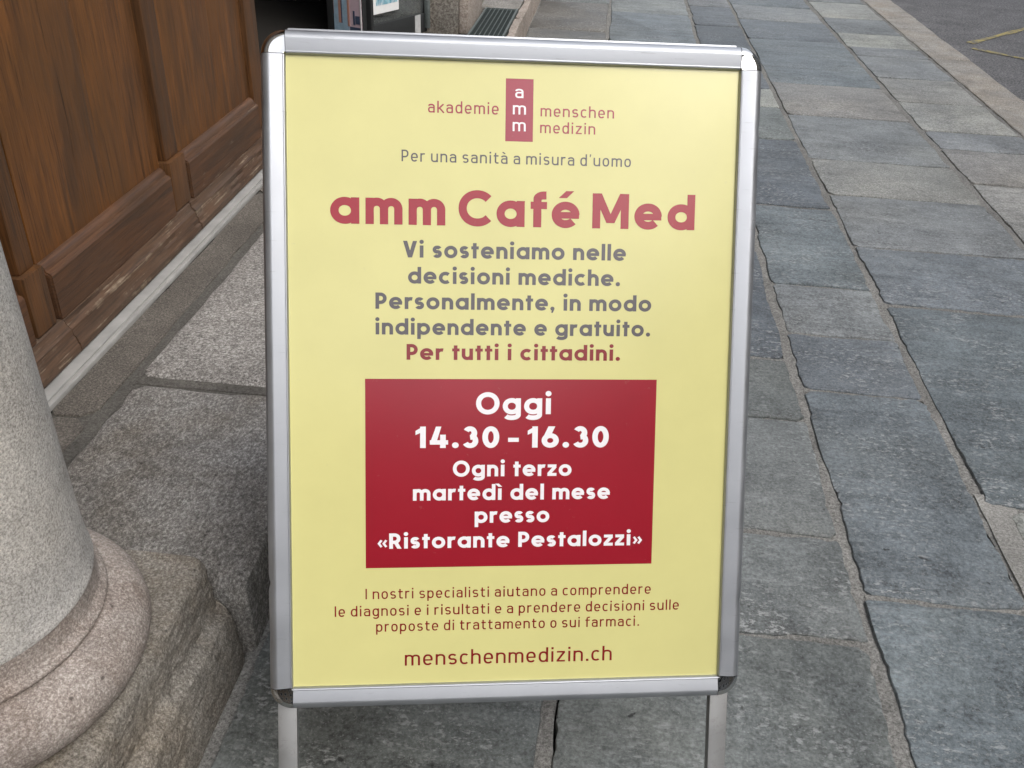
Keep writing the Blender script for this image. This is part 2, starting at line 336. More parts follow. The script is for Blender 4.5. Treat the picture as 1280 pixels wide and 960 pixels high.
strips = [  # x0, x1, [(y start of slab, kind)...] up to the next start
    (-0.520, -0.008, [(-1.6, 'brown'), (-0.55, 'green'), (0.34, 'green'), (1.24, 'brown'), (2.02, 'green'), (2.9, 'blue'), (3.6, 'brown'), (4.5, 'green'), (5.3, 'brown'), (6.58, 'brown'), (7.6, 'green'), (8.5, 'blue'), (9.3, None)]),
    (0.022, 0.592, [(-1.4, 'green'), (-0.5, 'blue'), (0.42, 'green'), (1.27, 'green'), (1.57, 'green'), (2.015, 'green'), (2.33, 'dark'), (3.10, 'blue'), (3.9, 'mid'), (4.6, 'blue'), (5.5, 'green'), (6.35, 'blue'), (7.33, 'mid'), (8.4, 'blue'), (9.4, None)]),
    (0.624, 0.938, [(-1.5, 'blue'), (-0.6, 'mid'), (0.30, 'blue'), (1.40, 'blue'), (2.18, 'blue'), (2.495, 'mid'), (2.837, 'blue'), (3.555, 'dark'), (4.43, 'green'), (4.99, 'pale'), (5.35, 'blue'), (6.15, 'dark'), (7.02, 'blue'), (7.75, 'mid'), (8.5, 'blue'), (9.2, None)]),
    (0.968, 1.583, [(-1.0, 'mid'), (0.1, 'blue'), (1.02, 'infill'), (1.735, 'blue'), (2.74, 'blue'), (3.20, 'mid'), (3.725, 'pale'), (4.18, 'mid'), (4.87, 'warm'), (5.53, 'blue'), (6.68, 'blue'), (7.34, 'mid'), (7.91, 'blue'), (8.6, 'pale'), (9.4, None)]),
    (1.622, 2.075, [(0.2, 'blue'), (1.1, 'pale'), (1.9, 'mid'), (2.6, 'blue'), (3.3, 'warm'), (3.985, 'warm'), (4.46, 'mid'), (4.745, 'pale'), (5.28, 'pale'), (5.80, 'mid'), (6.36, 'mid'), (6.62, 'pale'), (7.05, 'mid'), (7.6, 'pale'), (8.26, 'mid'), (8.9, 'warm'), (9.5, None)]),
]
for x0, x1, ys in strips:
    far = ys[-1][0]; ext = list(ys[:-1])
    y = far; kinds = ['blue', 'mid', 'green', 'pale', 'dark', 'warm']
    while y < 17: ext.append((y, random.choice(kinds))); y += random.uniform(0.5, 1.0)
    ext.append((y, None))
    for (a, k), (b, _) in zip(ext, ext[1:]):
        near = a < 4.5
        g = random.uniform(0.003, 0.006)
        if k == 'infill': x0_, k = x0 + .045, 'pale'
        else: x0_ = x0
        slab(x0_ - .005 + random.uniform(-.003, .003), x1 + .005 + random.uniform(-.003, .003), a + g, b - g, k, pav, step=0.018 if near else 0.05, amp=0.0072)
# mortar in the long joints: a ragged strip that leaves a dark crack along one side
def mortar(xa, xb, y0, y1, seed, z=-0.005, parent=pav, mat='mortar', crack=0.0035):
    bm = bmesh.new(); prev = None; n = int((y1 - y0) / 0.03)
    for i in range(n + 1):
        y = y0 + (y1 - y0) * i / n
        zz = z + 0.004 * fb(y * 6, seed, 2.0)
        cr = crack * (-0.75 + 3.4 * fb(y * 2.6, seed, 7.0)) + 0.003 * fb(y * 19, seed)
        if fb(y * 0.9, seed, 21.0) > 0.02: l, r = xa + max(-0.012, cr), xb + 0.012
        else: l, r = xa - 0.012, xb - max(-0.012, cr)
        mid = (xa + xb) / 2
        row = [bm.verts.new((px, y, pz)) for px, pz in ((l, -0.036), (l, zz - 0.003), (mid, zz + 0.002 * fb(y * 25, seed)), (r, zz - 0.003), (r, -0.036))]
        if prev:
            for a in range(4): bm.faces.new((prev[a], prev[a + 1], row[a + 1], row[a]))
        prev = row
    o = from_bm('mortar_joint', bm, mat, angle=60); adopt(o, parent); return o
for k, (xa, xb) in enumerate(((-0.008, 0.022), (0.592, 0.624), (0.938, 0.968), (1.583, 1.622))): mortar(xa, xb, -1.0, 15.0, k * 3.7)
mortar(2.078, 2.106, -1.0, 15.0, 31.0, crack=0.006)
mortar(-0.545, -0.520, -1.0, 15.0, 37.0, z=-0.012, crack=0.006)
# thin pointing in the cross joints
for x0, x1, ys in strips:
    for (a, k) in ys[1:-1]:
        if a < 0.2: continue
        bm = bmesh.new(); prev = None; n = 14; sd_ = random.uniform(0, 50)
        for i in range(n + 1):
            x = x0 - 0.004 + (x1 - x0 + 0.008) * i / n; cr = 0.006 * fb(x * 7, sd_)
            row = [bm.verts.new((x, a + q + (cr if q < 0 else 0), z)) for q, z in ((-0.006, -0.030), (-0.004, -0.006 + 0.003 * fb(x * 9, sd_)), (0.012, -0.005))]
            if prev:
                for q in range(2): bm.faces.new((prev[q], prev[q + 1], row[q + 1], row[q]))
            prev = row
        adopt(from_bm('mortar_joint', bm, 'mortar', angle=60), pav)
# triangular mortar patch and small pale infill stone where the slab ends
bm = bmesh.new(); prev = None
for i in range(27):
    y = 1.0 + i * .03; zz = -.003 + .002 * fb(y * 9, 3.0); row = [bm.verts.new((x, y, z)) for x, z in ((.946 + .003 * fb(y * 20, 1.0), -.03), (.948 + .003 * fb(y * 20, 1.0), zz), (.975, zz + .0015), (1.03, zz))]
    if prev:
        for q in range(3): bm.faces.new((prev[q], prev[q + 1], row[q + 1], row[q]))
    prev = row
adopt(from_bm('mortar_patch', bm, 'mortar_pale', angle=60), pav)

# kerb
kerb = box('kerb', (2.10, -4.0, -0.28), (2.34, 26.0, -0.04), 'bed'); tag(kerb, kind='structure')
ky = [0.3, 1.6, 2.9, 4.05, 5.25, 6.40, 7.72, 9.0, 10.3, 11.5, 12.9, 14.2, 15.5, 16.8]
for a, b in zip(ky, ky[1:]):
    slab(2.106, 2.352, a + 0.004, b - 0.004, None, kerb, 'kerb_stone', 'kerb', 0.0, 0.14, 0.004, 0.008, 0.009, 0.05)

# ------------------------------------------------------------------ raised step along the building
ST = 0.15
step = box('step', (-1.32, 1.12, -0.28), (-0.575, 5.2, ST - 0.034), 'bed'); tag(step, kind='structure')
def step_stone(x0, x1, y0, y1, mat, name='step_stone', worn=0.02, thick=0.20, amp=0.004):
    return slab(x0, x1, y0, y1, None, step, name, mat, ST, thick, amp, 0.02, worn, 0.03, 0.0005)
adopt(box('mortar_bed', (-1.142, 1.12, ST - .03), (-.575, 5.18, ST - .0066), 'joint_dark'), step)
step_stone(-1.022, -0.543, 1.108, 1.715, 'step_dark', worn=0.028)
step_stone(-1.022, -0.543, 1.727, 2.86, 'step_light')
step_stone(-1.022, -0.543, 2.872, 4.1, 'step_dark'); step_stone(-1.022, -0.543, 4.112, 5.19, 'step_light')
for a, b in ((0.545, 1.55), (1.555, 2.9), (2.905, 4.2), (4.205, 5.6)): step_stone(-1.142, -1.040, a, b, 'step_border', worn=0.004)
bm = bmesh.new()   # pointing between border and slabs
prev = None
for i in range(150):
    y = 1.1 + i * 0.03; row = [bm.verts.new((x, y, ST - 0.004 + 0.002 * fb(y * 8, x * 30))) for x in (-1.048, -1.031, -1.012)]
    if prev:
        for q in range(2): bm.faces.new((prev[q], prev[q + 1], row[q + 1], row[q]))
    prev = row
adopt(from_bm('mortar_joint', bm, 'joint_dark', smooth=True), step)
box_j = box('mortar_joint', (-1.02, 1.705, ST - 0.03), (-0.56, 1.737, ST - 0.005), 'joint_dark'); adopt(box_j, step)
box_j = box('mortar_joint', (-1.02, 2.85, ST - 0.03), (-0.56, 2.882, ST - 0.005), 'joint_dark'); adopt(box_j, step)
adopt(box('step_core', (-1.32, -4.0, -0.28), (-0.575, 0.53, ST - 0.034), 'bed'), step)
adopt(box('step_core', (-1.32, 0.531, -0.28), (-1.105, 1.119, ST - 0.034), 'bed'), step)
for a, b in ((-3.9, -2.6), (-2.59, -1.3), (-1.29, -0.2), (-0.19, 0.538)): step_stone(-1.09, -0.543, a, b, 'step_dark')
# stone edging that carries on past the grating
edg = box('step_core', (-1.0, 6.36, -0.28), (-0.575, 16.0, ST - 0.034), 'bed'); adopt(edg, step)
for a, b in ((5.2, 6.1), (6.105, 7.0), (7.005, 8.3), (8.305, 9.6), (9.605, 11.0)):
    step_stone(-0.578, -0.530, a, b, 'wall_base', 'edging_stone', 0.008, 0.20)
for a, b in ((6.37, 7.2), (7.21, 8.4), (8.41, 9.7), (9.71, 11.0)): step_stone(-0.86, -0.583, a, b, 'step_dark', worn=0.006)

# ------------------------------------------------------------------ grating over the light well
gr = tag(empty('light_well_grating', (-0.69, 5.78, ST)), 'dark green steel grating lying in the step at the foot of the stone wall', 'grating')
GX0, GX1, GY0, GY1 = -0.800, -0.586, 5.22, 6.35
def lb(name, lo, hi, mat, parent, bev=0.0):   # box given in world coordinates under a thing
    o = box(name, lo, hi, mat, None, bev); return adopt(o, parent)
fr = bmesh.new()
def addbox(bm, lo, hi):
    r = bmesh.ops.create_cube(bm, size=1)
    for v in r['verts']: v.co = Vector([(lo[i] + hi[i]) / 2 + v.co[i] * (hi[i] - lo[i]) for i in range(3)])
for lo, hi in (((GX0, GY0, ST - .03), (GX0 + .012, GY1, ST + .004)), ((GX1 - .012, GY0, ST - .03), (GX1, GY1, ST + .006)), ((GX0 + .012, GY0, ST - .03), (GX1 - .012, GY0 + .012, ST + .004)), ((GX0 + .012, GY1 - .012, ST - .03), (GX1 - .012, GY1, ST + .004))): addbox(fr, lo, hi)
adopt(from_bm('grating_frame', fr, 'grate_bar'), gr)
for k in range(6):
    x = GX0 + 0.012 + (GX1 - GX0 - 0.024) * (k + 1) / 7
    lb('bar', (x - .002, GY0 + .013, ST - .022), (x + .002, GY1 - .013, ST + .002), 'grate_bar', gr)
cb_ = bmesh.new(); y = GY0 + .02
while y < GY1 - .02: addbox(cb_, (GX0 + .013, y, ST - .022), (GX1 - .013, y + .006, ST - .003)); y += 0.0115
o = adopt(from_bm('cross_bars', cb_, 'grate'), gr); o['kind'] = 'stuff'
pit = bmesh.new(); addbox(pit, (-0.86, 5.2, -0.29), (-0.582, 6.36, -0.1)); tag(from_bm('light_well_floor', pit, 'bed'), kind='structure')

# ------------------------------------------------------------------ building: pier, wall beyond, lintel above the doorway
bld = tag(empty('stone_building', (-1.2, 5.62, 0)), 'grey granite building front with pier beside the dark doorway', 'building')
def bpart(name, lo, hi, mat, bev=0.01): return lb(name, lo, hi, mat, bld, bev)
bpart('pier', (-1.55, 5.62, -0.28), (-0.868, 6.15, 4.098), 'wall', 0.012)
bpart('pier_base', (-0.866, 5.63, ST - 0.02), (-0.812, 6.25, 0.34), 'wall_base', 0.010)
for i in range(3):
    for j, (z0, z1) in enumerate(((ST - .02, 0.62), (0.625, 1.25), (1.255, 1.9), (1.905, 2.6))):
        y0 = 6.26 + i * 1.7 - (j % 2) * 0.1 + 0.05
        bpart('ashlar_stone', (-1.3, y0, z0), (-0.842 + random.uniform(-.006, .006), y0 + 1.69, z1), 'wall', 0.012)
bpart('wall', (-1.9, 6.2, -0.28), (-0.90, 16, 8.0), 'wall')
bpart('lintel', (-1.9, 0.2, 4.1), (-0.60, 6.19, 4.6), 'wall')  # unseen; raised, with the wall above set back, to let more light in
bpart('wall', (-1.9, -0.4, 4.602), (-1.15, 6.19, 8.0), 'wall')
bpart('wall', (-1.9, -37, -0.28), (-1.10, 0.45, 4.098), 'wall')
bpart('wall', (-1.9, -37, 4.1), (-1.12, -0.42, 9.0), 'wall')
# unseen houses over the road, added to darken what the poster reflects
def house(y0, y1, hgt, floors, n, wall, label, dep=9.0):
    t = tag(empty('unseen_house', (10.5, (y0 + y1) / 2, 0)), label, 'house', 'unseen houses added for reflections')
    lb('wall', (10.5, y0, -.28), (10.5 + dep, y1, hgt), wall, t)
    bm = bmesh.new(); my = 10.5 + dep / 2
    P = [bm.verts.new(p) for p in ((10.2, y0, hgt + .003), (10.2, y1, hgt + .003), (10.8 + dep, y1, hgt + .003), (10.8 + dep, y0, hgt + .003), (my, y0, hgt + 2.2), (my, y1, hgt + 2.2))]
    for f in ((0, 1, 5, 4), (2, 3, 4, 5), (0, 4, 3), (1, 2, 5), (0, 3, 2, 1)): bm.faces.new([P[k] for k in f])
    adopt(from_bm('roof', bm, 'roof'), t)
    for f in range(floors):
        for k in range(n):
            y = y0 + (y1 - y0) * (k + .5) / n; z = .9 + f * (hgt - .4) / floors
            fr_ = lb('window', (10.44, y - .65, z), (10.499, y + .65, z + 1.9), 'paper', t, 0)
            p_ = box('pane', (-.035, -.55, -.85), (.0, .55, .85), 'pane', fr_); p_.location = (-.03, 0, 0)
house(-46, -30.1, 13, 4, 5, 'plaster_a', 'unseen cream plastered four storey house at the end of the row across the road'); house(-30, -14.1, 11, 3, 5, 'plaster_b', 'unseen lower grey plastered three storey house across the road')
house(-14, 1.9, 13.5, 4, 5, 'plaster_a', 'unseen tallest cream plastered house between two grey houses across the road'); house(2, 17.9, 12, 3, 5, 'plaster_b', 'unseen taller grey plastered three storey house across the road'); house(18, 36, 13, 4, 6, 'plaster_a', 'unseen wide cream plastered house of six window bays across the road')
end = tag(empty('unseen_house', (0, -38, 0)), 'unseen broad brown plastered house added to close the street', 'house', 'unseen houses added for reflections')  # added to keep bright horizon sky out of the poster's reflection
end['label'] = 'unseen broad brown plastered house added across the street end'
lb('wall', (-14, -48, -.28), (10.4, -38, 14), 'plaster_c', end)
lb('roof', (-14.3, -48.3, 14.002), (10.4, -37.6, 14.6), 'roof', end)
for f in range(4):
    for k in range(8):
        fr_ = lb('window', (-12.5 + k * 2.9, -37.99, 1 + f * 3.2), (-11.2 + k * 2.9, -37.93, 2.9 + f * 3.2), 'paper', end, 0)
        p_ = box('pane', (-.55, 0, -.85), (.55, .03, .85), 'pane', fr_); p_.location = (0, .03, 0)
# dark room behind the doorway
room = tag(empty('hallway', (-3, 4, ST)), kind='structure')
for nm, lo, hi in (('hall_floor', (-4.0, 0.4, 0.0), (-1.31, 6.3, ST - 0.004)), ('hall_wall', (-4.1, 0.4, 0.0), (-4.0, 6.3, 4.1)), ('hall_wall', (-4.0, 6.16, ST), (-1.56, 6.3, 4.1)), ('hall_wall', (-4.0, 0.3, 0), (-1.91, 0.4, 4.1)), ('hall_ceiling', (-4.1, 0.3, 4.1), (-1.91, 6.3, 4.2))):
    lb(nm, lo, hi, 'dark', room)
lb('hall_floor', (-1.31, 3.32, 0.0), (-1.143, 5.6, ST + 0.002), 'step_border', room)

# open glass leaves with notices at the far side of the doorway
def panel(name, a, b, z0, z1, label, fw=0.045):
    a, b = Vector((*a, 0)), Vector((*b, 0)); d = (b - a); L = d.length; ang = math.atan2(d.y, d.x)
    root = empty(name, (a.x, a.y, z0)); root.rotation_euler = (0, 0, ang); tag(root, label, 'glass door')
    def p(nm, lo, hi, m, bev=0): 
        o = box(nm, lo, hi, m, root, bev); return o
    H = z1 - z0
    p('frame_stile', (0, -.02, 0), (fw, .02, H), 'doorframe', .003); p('frame_stile', (L - fw, -.02, 0), (L, .02, H), 'doorframe', .003)
    p('frame_rail', (fw, -.02, 0), (L - fw, .02, 0.10), 'doorframe', .003); p('frame_rail', (fw, -.02, H - .1), (L - fw, .02, H), 'doorframe', .003)
    p('glass_pane', (fw, -.004, .10), (L - fw, .004, H - .1), 'glass')
    return root, L
r1, L1 = panel('glass_door', (-1.275, 5.105), (-1.055, 5.555), ST + .004, 2.3, 'open glass door leaf with white bordered notice beside the stone pier', 0.02)
def flat_poster(name, root, u0, u1, z0, z1, label, items, n=-0.012):
    t = empty(name, root.location); t.rotation_euler = root.rotation_euler; tag(t, label, 'poster')
    for nm, a, b, c, d, m, k in items:
        box(nm, (u0 + (u1 - u0) * a, n - 0.002 - 0.0012 * (k + 1), z0 + (z1 - z0) * c), (u0 + (u1 - u0) * b, n - 0.0012 * k - 0.001, z0 + (z1 - z0) * d), m, t)
    return t
flat_poster('poster', r1, 0.018, 0.235, 0.155, 0.62, 'white bordered poster with pale teal picture on the glass door leaf', [('sheet', 0, 1, 0, 1, 'paper', 0), ('picture', .10, .93, .09, .94, 'teal', 1)], n=-0.020)
lbx = box('door_hinge', (L1 - .03, -.045, .02), (L1 - .005, -.02, .17), 'grate_bar', r1, .003)
box('door_closer', (L1 - .12, -.024, .0), (L1 - .07, -.0205, .10), 'backing', r1)
r2, L2 = panel('glass_door', (-1.515, 5.20), (-1.29, 5.10), ST + .004, 2.3, 'dark framed glass leaf carrying the colourful colonnade poster', 0.045)
flat_poster('poster', r2, 0.052, L2 - 0.006, 0.03, 0.62, 'colourful poster of pink columns and blue floor in the dark doorway', [
    ('sheet', 0, 1, 0, 1, 'pink', 0), ('picture_floor', 0, .55, 0.0, .19, 'sky', 1), ('picture_sky', .02, .5, .19, 1, 'sky', 1), ('picture_column', .18, .27, .12, 1, 'terra', 2), ('picture_column', .27, .31, .12, 1, 'navy', 2),
    ('picture_column', .5, .57, .1, 1, 'terra', 2), ('picture_floor', .57, 1, 0, .10, 'navy', 1), ('picture_figure', .70, .76, .12, .24, 'navy', 2), ('picture_figure', .78, .93, .13, .20, 'navy', 2), ('picture_window', .86, .97, .36, .50, 'navy', 2), ('edge', .965, .998, 0, 1, 'paper', 3)], n=-0.021)

# ------------------------------------------------------------------ wooden door
door = tag(empty('wooden_door', (-1.25, 2.4, ST)), 'old brown panelled wooden door with weathered bottom rail behind the metal sill', 'door')
def dp(name, lo, hi, mat, bev=0.004): return lb(name, lo, hi, mat, door, bev)
dp('door_core', (-1.46, 0.5, ST + .02), (-1.420, 3.29, 4.08), 'wood_shaded', 0)
pil = [(0.93, 1.005), (1.685, 1.762), (2.445, 2.545)]
bays = [(0.45, 0.920), (1.016, 1.675), (1.779, 2.438), (2.559, 3.182)]
for a, b in pil:
    dp('pilaster', (-1.419, a + .008, .405), (-1.222, b - .008, 4.05), 'wood', .007)
    dp('pilaster_base', (-1.419, a - .004, .258), (-1.208, b, .405), 'wood', .005)
for a, b in bays:
    m = a + (b - a) * random.uniform(.42, .58)
    dp('panel_board', (-1.419, a, .38), (-1.238, m - .0006, 4.04), 'wood_red', .0025)
    dp('panel_board', (-1.419, m + .0006, .38), (-1.238 - .0008, b, 4.04), 'wood_red', .0025)
    # raised block below each panel with a bevelled top
    bm = bmesh.new(); prof = [(-1.419, .256), (-1.206, .256), (-1.206, .366), (-1.210, .372), (-1.218, .375), (-1.221, .384), (-1.228, .391), (-1.234, .394), (-1.419, .394)]
    ends = []
    for y, ins in ((a - .002, 0), (b - .004, 0)):
        ends.append([bm.verts.new((x, y, z)) for x, z in prof])
    n = len(prof)
    for i in range(n): bm.faces.new((ends[0][i], ends[0][(i + 1) % n], ends[1][(i + 1) % n], ends[1][i]))
    bm.faces.new(ends[0]); bm.faces.new(ends[1][::-1])
    bmesh.ops.recalc_face_normals(bm, faces=bm.faces)
    c = Vector((-1.25, (a + b) / 2, .32))
    for v in bm.verts: v.co -= c
    bmesh.ops.bevel(bm, geom=[e for e in bm.edges if abs(e.verts[0].co.y - e.verts[1].co.y) < 1e-5], offset=.004, segments=2, affect='EDGES')
    o = from_bm('panel_block', bm, 'wood_h', None, c, angle=30); adopt(o, door)
dp('door_stile', (-1.419, 3.192, .27), (-1.225, 3.30, 4.05), 'wood', .004)
# weathered bottom rail in three lengths, split at the joints
rp = [(-1.33, .262), (-1.216, .257), (-1.206, .252), (-1.203, .240), (-1.198, .232), (-1.193, .228), (-1.191, .212), (-1.187, .206), (-1.184, .194), (-1.180, .188), (-1.179, .174), (-1.184, .1665), (-1.33, .1665)]
for a, b in ((0.5, 1.782), (1.786, 2.523), (2.531, 3.31)):
    bm = bmesh.new(); prev = None; n_ = int((b - a) / .012); P = len(rp)
    for i in range(n_ + 1):
        y = a + (b - a) * i / n_; row = []
        for j, (x, z) in enumerate(rp):
            wv_ = 0.0 if j in (0, 1, P - 1, P - 2) else 1.0
            chip = max(0.0, fb(y * 9 + j * .6, j * .8, 3.0) - .22) * .006 * wv_
            jag = 0.004 * fb(z * 60, a, 9.0) if i in (0, n_) else 0
            row.append(bm.verts.new((x - chip + .0003 * fb(y * 30, j * 2.0) * wv_, y + jag, z - chip * .3)))
        if prev:
            for j in range(P): bm.faces.new((prev[j], prev[(j + 1) % P], row[(j + 1) % P], row[j]))
        else: bm.faces.new(row)
        prev = row
    bm.faces.new(prev[::-1]); o = from_bm('bottom_rail', bm, 'wood_worn', angle=28); adopt(o, door)
sill = tag(empty('door_sill', (-1.16, 2.4, ST)), 'pale worn aluminium sill strip along the foot of the wooden door', 'sill')
lb('sill_plate', (-1.215, 0.5, ST - .002), (-1.1545, 3.31, ST + .0145), 'sill', sill, .002)
lb('sill_nose', (-1.1535, 0.5, ST - .002), (-1.140, 3.31, ST + .0125), 'sill', sill, .003)

# ------------------------------------------------------------------ column beside the doorway
CX, CY = -0.825, 0.825
colm = tag(empty('stone_column', (CX, CY, 0)), 'round pale granite column on moulded base and chipped stone plinth', 'column')
def lathe(name, prof, mat, seg=128, amp=0.0, seed=0.0):
    bm = bmesh.new(); rings = []
    for r, z in prof:
        ring = []
        for k in range(seg):
            a = 2 * math.pi * k / seg; x, y = math.cos(a), math.sin(a)
            rr = r + amp * fb(x * 4 + seed, y * 4, z * 14)
            ring.append(bm.verts.new((x * rr, y * rr, z)))
        rings.append(ring)
    for a, b in zip(rings, rings[1:]):
        for i in range(seg): bm.faces.new((a[i], a[(i + 1) % seg], b[(i + 1) % seg], b[i]))
    bm.faces.new(rings[0][::-1]); bm.faces.new(rings[-1])
    return from_bm(name, bm, mat, colm, angle=50)
bp = [(.19, .221), (.212, .2255)]
for k in range(1, 16):
    t = -math.pi / 2 + math.pi * k / 16; bp.append((.187 + .0555 * math.cos(t), .279 + .0535 * math.sin(t)))
bp += [(.1865, .3328), (.1860, .3345), (.1885, .3368), (.1922, .3395), (.1940, .3430), (.1935, .3470), (.1895, .3510), (.1855, .3560), (.1838, .3620), (.1832, .3750), (.1832, .3905), (.15, .391)]
lathe('column_base', bp, 'base', 192, .0010, 3.0)
sp_ = [(.16, .3912), (.1845, .3914), (.1850, .3935), (.1845, .3990), (.1825, .4120), (.1808, .4350), (.1797, .4700), (.1790, .53), (.1785, .62)]
z = .8
while z < 3.8: sp_.append((.178 - (z - .62) * .006, z)); z += .2
sp_ += [(.158, 3.82), (.175, 3.86), (.175, 3.90), (.16, 3.92)]
lathe('column_shaft', sp_, 'shaft', 160, .0012, 8.0)
cp = box('column_capital', (-.27, -.27, 3.921), (.27, .27, 4.099), 'shaft', colm, .02)
# plinth: worn square block with a split ledge along its exposed sides
lay = [(-.05, .274, .276), (0.0, .274, .276), (.04, .272, .276), (.08, .268, .276), (.105, .264, .276), (.120, .260, .276), (.128, .246, .276), (.136, .238, .276), (.160, .2365, .2755), (.190, .235, .275), (.208, .233, .2748), (.217, .230, .2742), (.2225, .2255, .2725), (.2248, .221, .270), (.2256, .216, .266)]
zs = [-.05, 0.0]
while zs[-1] < .2256 - .0042: zs.append(zs[-1] + .0042)
zs += [.2240, .2250, .2256]
def at_z(z, k):
    for a, b in zip(lay, lay[1:]):
        if a[0] <= z <= b[0] + 1e-6: return a[k] + (b[k] - a[k]) * (z - a[0]) / (b[0] - a[0])
    return lay[-1][k]
bm = bmesh.new(); rings = []
NS = 380
for z in zs:
    ring = []
    for k in range(NS):
        t = 4 * k / NS; sd2 = int(t); u = (t - sd2) * 2 - 1
        x, y = [(1, u), (-u, 1), (-1, -u), (u, -1)][sd2]
        e = 30.0; m_ = (abs(x) ** e + abs(y) ** e) ** (1 / e); x, y = x / m_, y / m_
        face = min(1, max(0, min(1, (x - .9) / .1)) + max(0, min(1, (-y - .9) / .1)))
        # the ledge wanders up and down along the broken sides
        q = z + .030 * fb(y * 1.3 + 3.1, x * 1.3, 4.0) * face * math.sin(max(0, min(1, z / .2256)) * math.pi)
        q = max(-.05, min(.2256, q)); hr, hb = at_z(q, 1), at_z(q, 2)
        px, py = x * (hr if x > 0 else hb), y * (hb if y > 0 else hr)
        d = .0008 * fb(px * 20, py * 20, z * 20)
        r1_ = 1 - abs(fb(px * 14, py * 14, z * 30)) * 2
        d += face * (.0022 * (r1_ - .4) + .0022 * fb(px * 40, py * 40, z * 110)) * (1 if z > .01 else .2)
        if z > .21: d *= max(.15, (.2256 - z) / .0156)
        ring.append(bm.verts.new((px + x * d, py + y * d, z)))
    rings.append(ring)
for a, b in zip(rings, rings[1:]):
    for i in range(NS): bm.faces.new((a[i], a[(i + 1) % NS], b[(i + 1) % NS], b[i]))
bm.faces.new(rings[-1])
from_bm('plinth', bm, 'plinth', colm, angle=32)

# ------------------------------------------------------------------ the A-frame sign
SO = Vector((-0.0796973, 1.0094719, 0.6846855)); SU = Vector((0.9827004, 0.1844797, -0.0163436)); SV = Vector((-0.0685329, 0.4442061, 0.8932996)); SN = Vector((0.1720556, -0.8767258, 0.4491644))
VB = 0.760                                     # poster centre above the sign's base, along the panel
base = SO - SV * VB
sign = empty('a_frame_sign'); sign.matrix_world = Matrix(((SU.x, SV.x, SN.x, base.x), (SU.y, SV.y, SN.y, base.y), (SU.z, SV.z, SN.z, base.z), (0, 0, 0, 1)))
tag(sign, 'silver framed pavement A-board sign with yellow poster and red box', 'sign board')
IWH, IHH = 0.287, 0.4045                        # half the visible poster
prof = [(-.0016, -.020), (-.0016, -.0085), (-.0008, -.0072), (.0008, -.0068), (.0010, -.0050), (.0, -.0040), (.0001, -.0005), (.0012, .0028), (.0030, .0054), (.0056, .0074), (.0085, .0086), (.0105, .0089), (.0118, .0088), (.0262, .0062), (.0272, .0064), (.0284, .0060), (.0293, .0048), (.0297, .0030), (.0298, -.0012)]
PW = 0.0298
def rail(name, side, half, other, parent, dents=(), nseg=1, prof=prof, mat='alu', flip=1):
    """straight length of the profile; side: 't','b','l','r'; half = half length, other = distance of the inner edge from the centre"""
    bm = bmesh.new(); prev = None
    for i in range(nseg + 1):
        t = -half + 2 * half * i / nseg; row = []
        for s_, d_ in prof:
            q = other + PW - s_
            dd = 0
            for t0, sz, amt in dents:
                dd += amt * math.exp(-((t - t0) / sz) ** 2) * max(0, 1 - s_ / .012)
            q -= dd
            x, y = {'t': (t, q), 'b': (t, -q), 'l': (-q, t), 'r': (q, t)}[side]
            row.append(bm.verts.new((x, y + VB, d_ * flip)))
        if prev:
            for a in range(len(row) - 1): bm.faces.new((prev[a], prev[a + 1], row[a + 1], row[a]))
        else: first = row
        prev = row
    bm.faces.new(first); bm.faces.new(prev[::-1])
    return from_bm(name, bm, mat, parent, angle=16)
G = 0.0005
rail('frame_rail', 't', IWH - G, IHH, sign); rail('frame_rail', 'b', IWH - G, IHH, sign)
rail('frame_rail', 'l', IHH - G, IWH, sign, [(-.265, .006, .0022), (-.33, .02, .0006)], 160)
rail('frame_rail', 'r', IHH - G, IWH, sign, [(.33, .005, .0012), (-.30, .004, .0026), (.28, .02, .0005)], 160)
def cap(sx, sy, parent, flip=1):
    bm = bmesh.new(); n = 16; rings = []
    for k in range(n + 1):
        a = math.pi / 2 * k / n; row = []
        for s_, d_ in prof:
            r = max(0.0006, PW - s_) * 1.004
            dd = d_ + (0.0009 if d_ > .004 else 0.0) - max(0, (s_ - .012)) * 0.0
            row.append(bm.verts.new((sx * (IWH + r * math.cos(a)), VB + sy * (IHH + r * math.sin(a)), dd * flip)))
        rings.append(row)
    for a, b in zip(rings, rings[1:]):
        for i in range(len(a) - 1): bm.faces.new((a[i], a[i + 1], b[i + 1], b[i]))
    bm.faces.new(rings[0]); bm.faces.new(rings[-1][::-1])
    from_bm('corner_cap', bm, 'chrome', parent, angle=30)
for sx in (-1, 1):
    for sy in (-1, 1): cap(sx, sy, sign)
def sbox(name, lo, hi, mat, parent=sign, bev=0.0): return box(name, (lo[0], lo[1] + VB, lo[2]), (hi[0], hi[1] + VB, hi[2]), mat, parent, bev)
sbox('backing_board', (-IWH - .018, -IHH - .018, -.006), (IWH + .018, IHH + .018, -.002), 'backing')
def quad(name, x0, x1, y0, y1, d, mat, parent, corners=None):
    bm = bmesh.new()
    for p in (corners or ((x0, y0), (x1, y0), (x1, y1), (x0, y1))): bm.verts.new((p[0], p[1] + VB, d))
    bm.faces.new(bm.verts); return from_bm(name, bm, mat, parent)
bm = bmesh.new()                                # sheet with the slight waviness of paper under film
gx, gy = 24, 32; vs = {}
for i in range(gx + 1):
    for j in range(gy + 1):
        x = (-IWH - .008) + (2 * IWH + .016) * i / gx; y = (-IHH - .008) + (2 * IHH + .016) * j / gy
        vs[i, j] = bm.verts.new((x, y + VB, 0.0))
